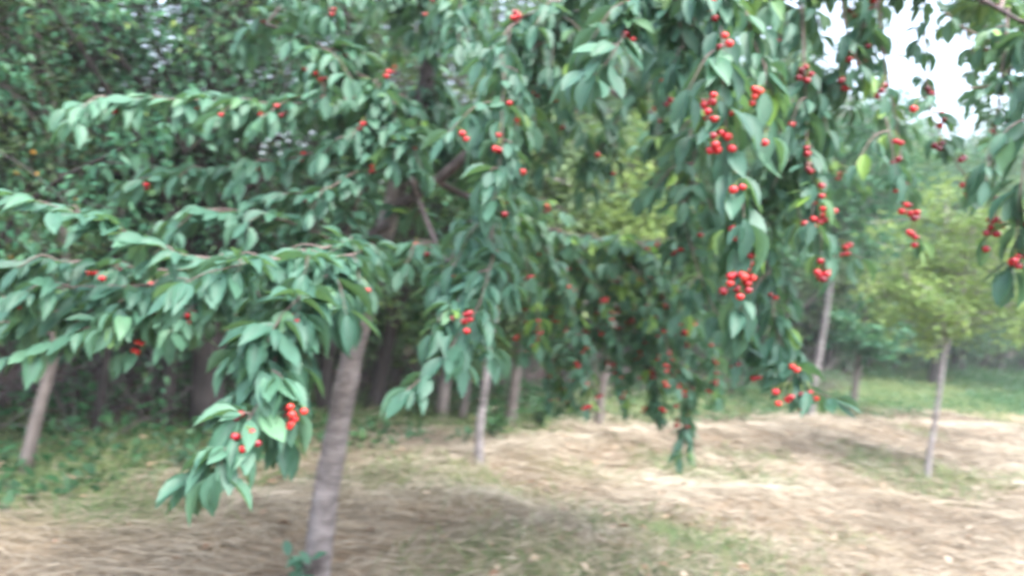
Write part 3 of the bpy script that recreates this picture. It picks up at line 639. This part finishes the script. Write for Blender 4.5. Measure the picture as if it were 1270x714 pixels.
# ---------------------------------------------------------------- woodland trees one can tell apart
G_W = 'dark woodland trees along the edge of the field'
def wood_tree(label, x, y, h, r, tr_r, seed, nleaf=14000, ll=.10, low_=.17, leafm=None, bark=None):
    z = float(height(x, y)); B = np.array([x, y, z]); q = np.random.default_rng(seed)
    lean = q.normal(0, .05, 2)
    pts = [low(B)] + [B + np.array([lean[0] * h * f + q.normal(0, .04), lean[1] * h * f + q.normal(0, .04), h * f]) for f in (.12, .3, .5, .7, .92)]
    rad = [tr_r * 1.25, tr_r, tr_r * .85, tr_r * .65, tr_r * .42, .02]
    cc = B + np.array([lean[0] * h * .6, lean[1] * h * .6, h * (low_ + 1) / 2])
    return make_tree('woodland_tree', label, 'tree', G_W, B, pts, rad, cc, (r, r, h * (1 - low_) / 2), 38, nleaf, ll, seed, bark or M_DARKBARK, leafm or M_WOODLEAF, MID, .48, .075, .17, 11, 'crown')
def gp(px, py): return ground_px(px, py)[:2]
WT = [('widest dark trunk in the woods seen between the left cherry boughs', (258, 533), 8.5, 2.6, .125),
      ('dark upright trunk left of the widest one in the woods', (205, 527), 8, 2.4, .055),
      ('dark woodland tree at far left behind the yellow-fruited plum', (-70, 560), 8, 2.6, .09),
      ('dark woodland tree just behind the left side of the cherry trunk', (400, 510), 8, 2.4, .065),
      ('dark trunk in the woods just right of the cherry trunk', (462, 505), 7.5, 2.3, .075),
      ('woodland tree between the plum and the widest dark trunk', (120, 535), 7.5, 2.3, .035),
      ('dark woodland tree behind the brown twin trunks', (600, 492), 8, 2.3, .07),
      ('dark woodland tree behind the middle drooping cherry boughs', (700, 488), 8, 2.5, .08),
      ('woodland tree behind the lower tip of the middle boughs', (830, 470), 8.5, 2.7, .12),
      ('woodland tree seen through the long hanging cherry bough', (925, 470), 8, 2.8, .12),
      ]
for i, (lab, bp, h, r, t_) in enumerate(WT):
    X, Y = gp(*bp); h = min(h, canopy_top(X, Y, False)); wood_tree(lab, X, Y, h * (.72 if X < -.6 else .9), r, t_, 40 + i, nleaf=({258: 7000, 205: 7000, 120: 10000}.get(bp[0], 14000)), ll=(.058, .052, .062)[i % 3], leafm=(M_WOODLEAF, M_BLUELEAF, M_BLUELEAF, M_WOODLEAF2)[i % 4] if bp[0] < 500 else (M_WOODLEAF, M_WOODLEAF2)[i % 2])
for i, (lab, X, Y, h, r, t_) in enumerate([
      ('low dark tree far behind the thin grey tree', 8.2, 19.5, 6.2, 2.4, .11),
      ('rounded dark tree far behind the pale-leaved tree', 11.5, 20.5, 6.0, 2.6, .12),
      ('dark tree far back at the right edge beyond the grass strip', 15.5, 22.5, 6.4, 2.8, .12)]):
    wood_tree(lab, X, Y, h, r, t_, 70 + i, nleaf=12000, low_=.2)

# the rest of the wood reads as one mass
wm = Mesh(); WL = [Mesh(), Mesh(), Mesh()]; r = np.random.default_rng(99); cnt = 0
while cnt < 290:
    X = r.uniform(-20, 40); Y = r.uniform(3, 50)
    e = Y - float(edge(X))
    if e < (3.0 if X < 3 else 4.0) or e > 19: continue
    if abs(X) > .95 * Y + 3: continue
    cnt += 1
    B = np.array([X, Y, float(height(X, Y))]); h = max(2.5, min(11, canopy_top(X, Y) * r.uniform(.8, 1.0))); R_ = r.uniform(1.4, 2.6)
    pts = [low(B)] + [B + np.array([r.normal(0, .12), r.normal(0, .12), h * f]) for f in (.2, .5, .9)]
    t_, pos, ax, nr, L, tone = grow(B, pts, [.10, .085, .06, .02], B + np.array([0, 0, h * .52]), (R_, R_, h * .48), 18, 5200, .135, int(r.integers(1e6)), .08, .22, 5)
    wm.V += t_.V; wm.F += [f + wm.n for f in t_.F]; wm.T += t_.T; wm.n += t_.n
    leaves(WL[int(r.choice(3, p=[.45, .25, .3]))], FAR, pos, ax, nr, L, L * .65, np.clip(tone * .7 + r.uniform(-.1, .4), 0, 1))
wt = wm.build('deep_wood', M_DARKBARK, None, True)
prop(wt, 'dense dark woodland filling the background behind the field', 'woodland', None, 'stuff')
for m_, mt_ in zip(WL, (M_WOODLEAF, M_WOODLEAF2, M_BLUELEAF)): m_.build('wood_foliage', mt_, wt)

# undergrowth: dense low leaves along the edge and shrubs inside the wood
um = Mesh(); r = np.random.default_rng(5)
n = 90000
X = r.uniform(-14, 26, n); E = r.uniform(-1.5, 9, n); Y = edge(X) + E
cl = fbm(X * .8, Y * .8, 3)
hh = np.clip((cl - .38) * 2.2, 0.02, 1) * np.interp(E, [-1.3, .2, 1.5, 3, 9], [.08, .26, .35, .6, 1.3]) * np.where(X > 5, .8, 1)
k = (r.random(n) < np.clip((cl - .33) * 3.2, .04, 1)) & (np.abs(X) < .9 * Y + 2) & (Y > 3)
X, Y, hh = X[k], Y[k], hh[k]; n = len(X)
pos = np.stack([X, Y, height(X, Y) + hh * r.random(n) ** .7], -1)
leaves(um, FAR, pos, r.normal(size=(n, 3)) * .7 + np.array([0, -.2, .1]), r.normal(size=(n, 3)) * .5 + np.array([0, -.1, 1.0]), r.uniform(.05, .11, n), r.uniform(.035, .065, n), np.clip(fbm(X * 2, Y * 2, 2) * .8 + r.normal(0, .2, n), 0, 1))
prop(um.build('undergrowth', M_UNDER), 'low green weeds and brush along the foot of the woods', 'undergrowth', None, 'stuff')

# dead brushwood heaped inside the edge of the wood
bw = Mesh(); r = np.random.default_rng(21)
for _ in range(1500):
    X = r.uniform(-9, 7); e = r.uniform(.6, 3.2); Y = float(edge(X)) + e
    if abs(X) > .9 * Y + 1: continue
    h = r.uniform(.1, .9); A = np.array([X, Y, float(height(X, Y)) - .02]); d_ = np.array([r.normal(0, .5), r.normal(0, .4), h])
    bw.tube([A, A + d_ * .5 + r.normal(0, .05, 3), A + d_ + r.normal(0, .06, 3)], [r.uniform(.004, .009), .004, .002], 4)
prop(bw.build('brushwood', M_BRANCH), 'tangle of dead brown sticks under the edge of the woods', 'brushwood', None, 'stuff')

# small plants at the woods edge
def herb(label, px, py, h, nl, ll, seed, mat, group=None):
    B = ground_px(px, py); B[2] = float(height(B[0], B[1])); q = np.random.default_rng(seed)
    o = empty('leafy_weed', B, label, 'weed', group); st = Mesh(); lf = Mesh()
    for s_ in range(max(3, nl // 14)):
        e = B + np.array([q.normal(0, h * .35), q.normal(0, h * .35), h * q.uniform(.6, 1)]); m = (B + e) / 2 + np.array([0, 0, h * .1])
        pth = spline([low(B, .02), m, e], .03); st.tube(pth, np.linspace(.004, .0015, len(pth)), 4)
        kk = q.integers(1, len(pth), 14); pos = pth[kk]
        leaves(lf, MID, pos, q.normal(size=(14, 3)) * .8 + np.array([0, -.1, .1]), q.normal(size=(14, 3)) * .4 + np.array([0, -.2, 1.0]), ll * q.uniform(.7, 1.2, 14), ll * .55, q.random(14))
    st.build('stem', M_TWIG, o, True, B); lf.build('leaves', mat, o, False, B)
herb('small bright green weed at the grass edge below the widest dark trunk', 222, 578, .22, 56, .05, 1, M_BLUELEAF)
herb('low green weed left of the foot of the slender tree', 578, 552, .15, 40, .05, 2, M_BLUELEAF)
herb('bushy dark green weed behind the foot of the slender tree', 608, 545, .35, 160, .06, 3, M_UNDER)
herb('spreading green weed clump right of the slender tree at the woods edge', 668, 530, .30, 160, .06, 4, M_UNDER)

# stick and straw piece lying in the hay at right
def stick(label, p0, p1, r0, mat, name='stick', lift=.03):
    A, B = ground_px(*p0), ground_px(*p1); A[2] = height(A[0], A[1]) + lift; B[2] = height(B[0], B[1]) + lift
    m = Mesh(); pt = spline([A, (A * .6 + B * .4) + np.array([0, .01, .012]), B], .05); m.tube(pt, np.linspace(r0, r0 * .6, len(pt)), 6, .5)
    o = m.build(name, mat, None, True, (A + B) / 2); return prop(o, label, 'stick')
M_PALESTICK = barkmat('peeled_wood', (.26, .22, .16), (.42, .37, .29), False, 10)
stick('long pale stick lying in the hay right of the pale-leaved tree', (1156, 626), (1236, 632), .006, M_PALESTICK)

# ---------------------------------------------------------------- thin volume added to imitate lens veil
hz = Mesh(); x0, x1, y0, y1, z0, z1 = -125, 125, -65, 125, -2.0, 12.6
HV = [(x, y, z) for z in (z0, z1) for y in (y0, y1) for x in (x0, x1)]
HF = [(0, 2, 3, 1), (4, 5, 7, 6), (0, 1, 5, 4), (2, 6, 7, 3), (0, 4, 6, 2), (1, 3, 7, 5)]
mh, t, N, Lk = newmat('lens_veil_volume')
pv = N('VolumePrincipled'); pv.inputs['Color'].default_value = (.86, .93, 1, 1); pv.inputs['Density'].default_value = 0.0016; pv.inputs['Anisotropy'].default_value = 0.2
oo = N('OutputMaterial'); Lk(pv.outputs[0], oo.inputs['Volume'])
prop(link_mesh('lens_veil', HV, HF, mh), 'thin pale veil added over the whole field to imitate lens glare', 'lens_veil', None, 'stuff')
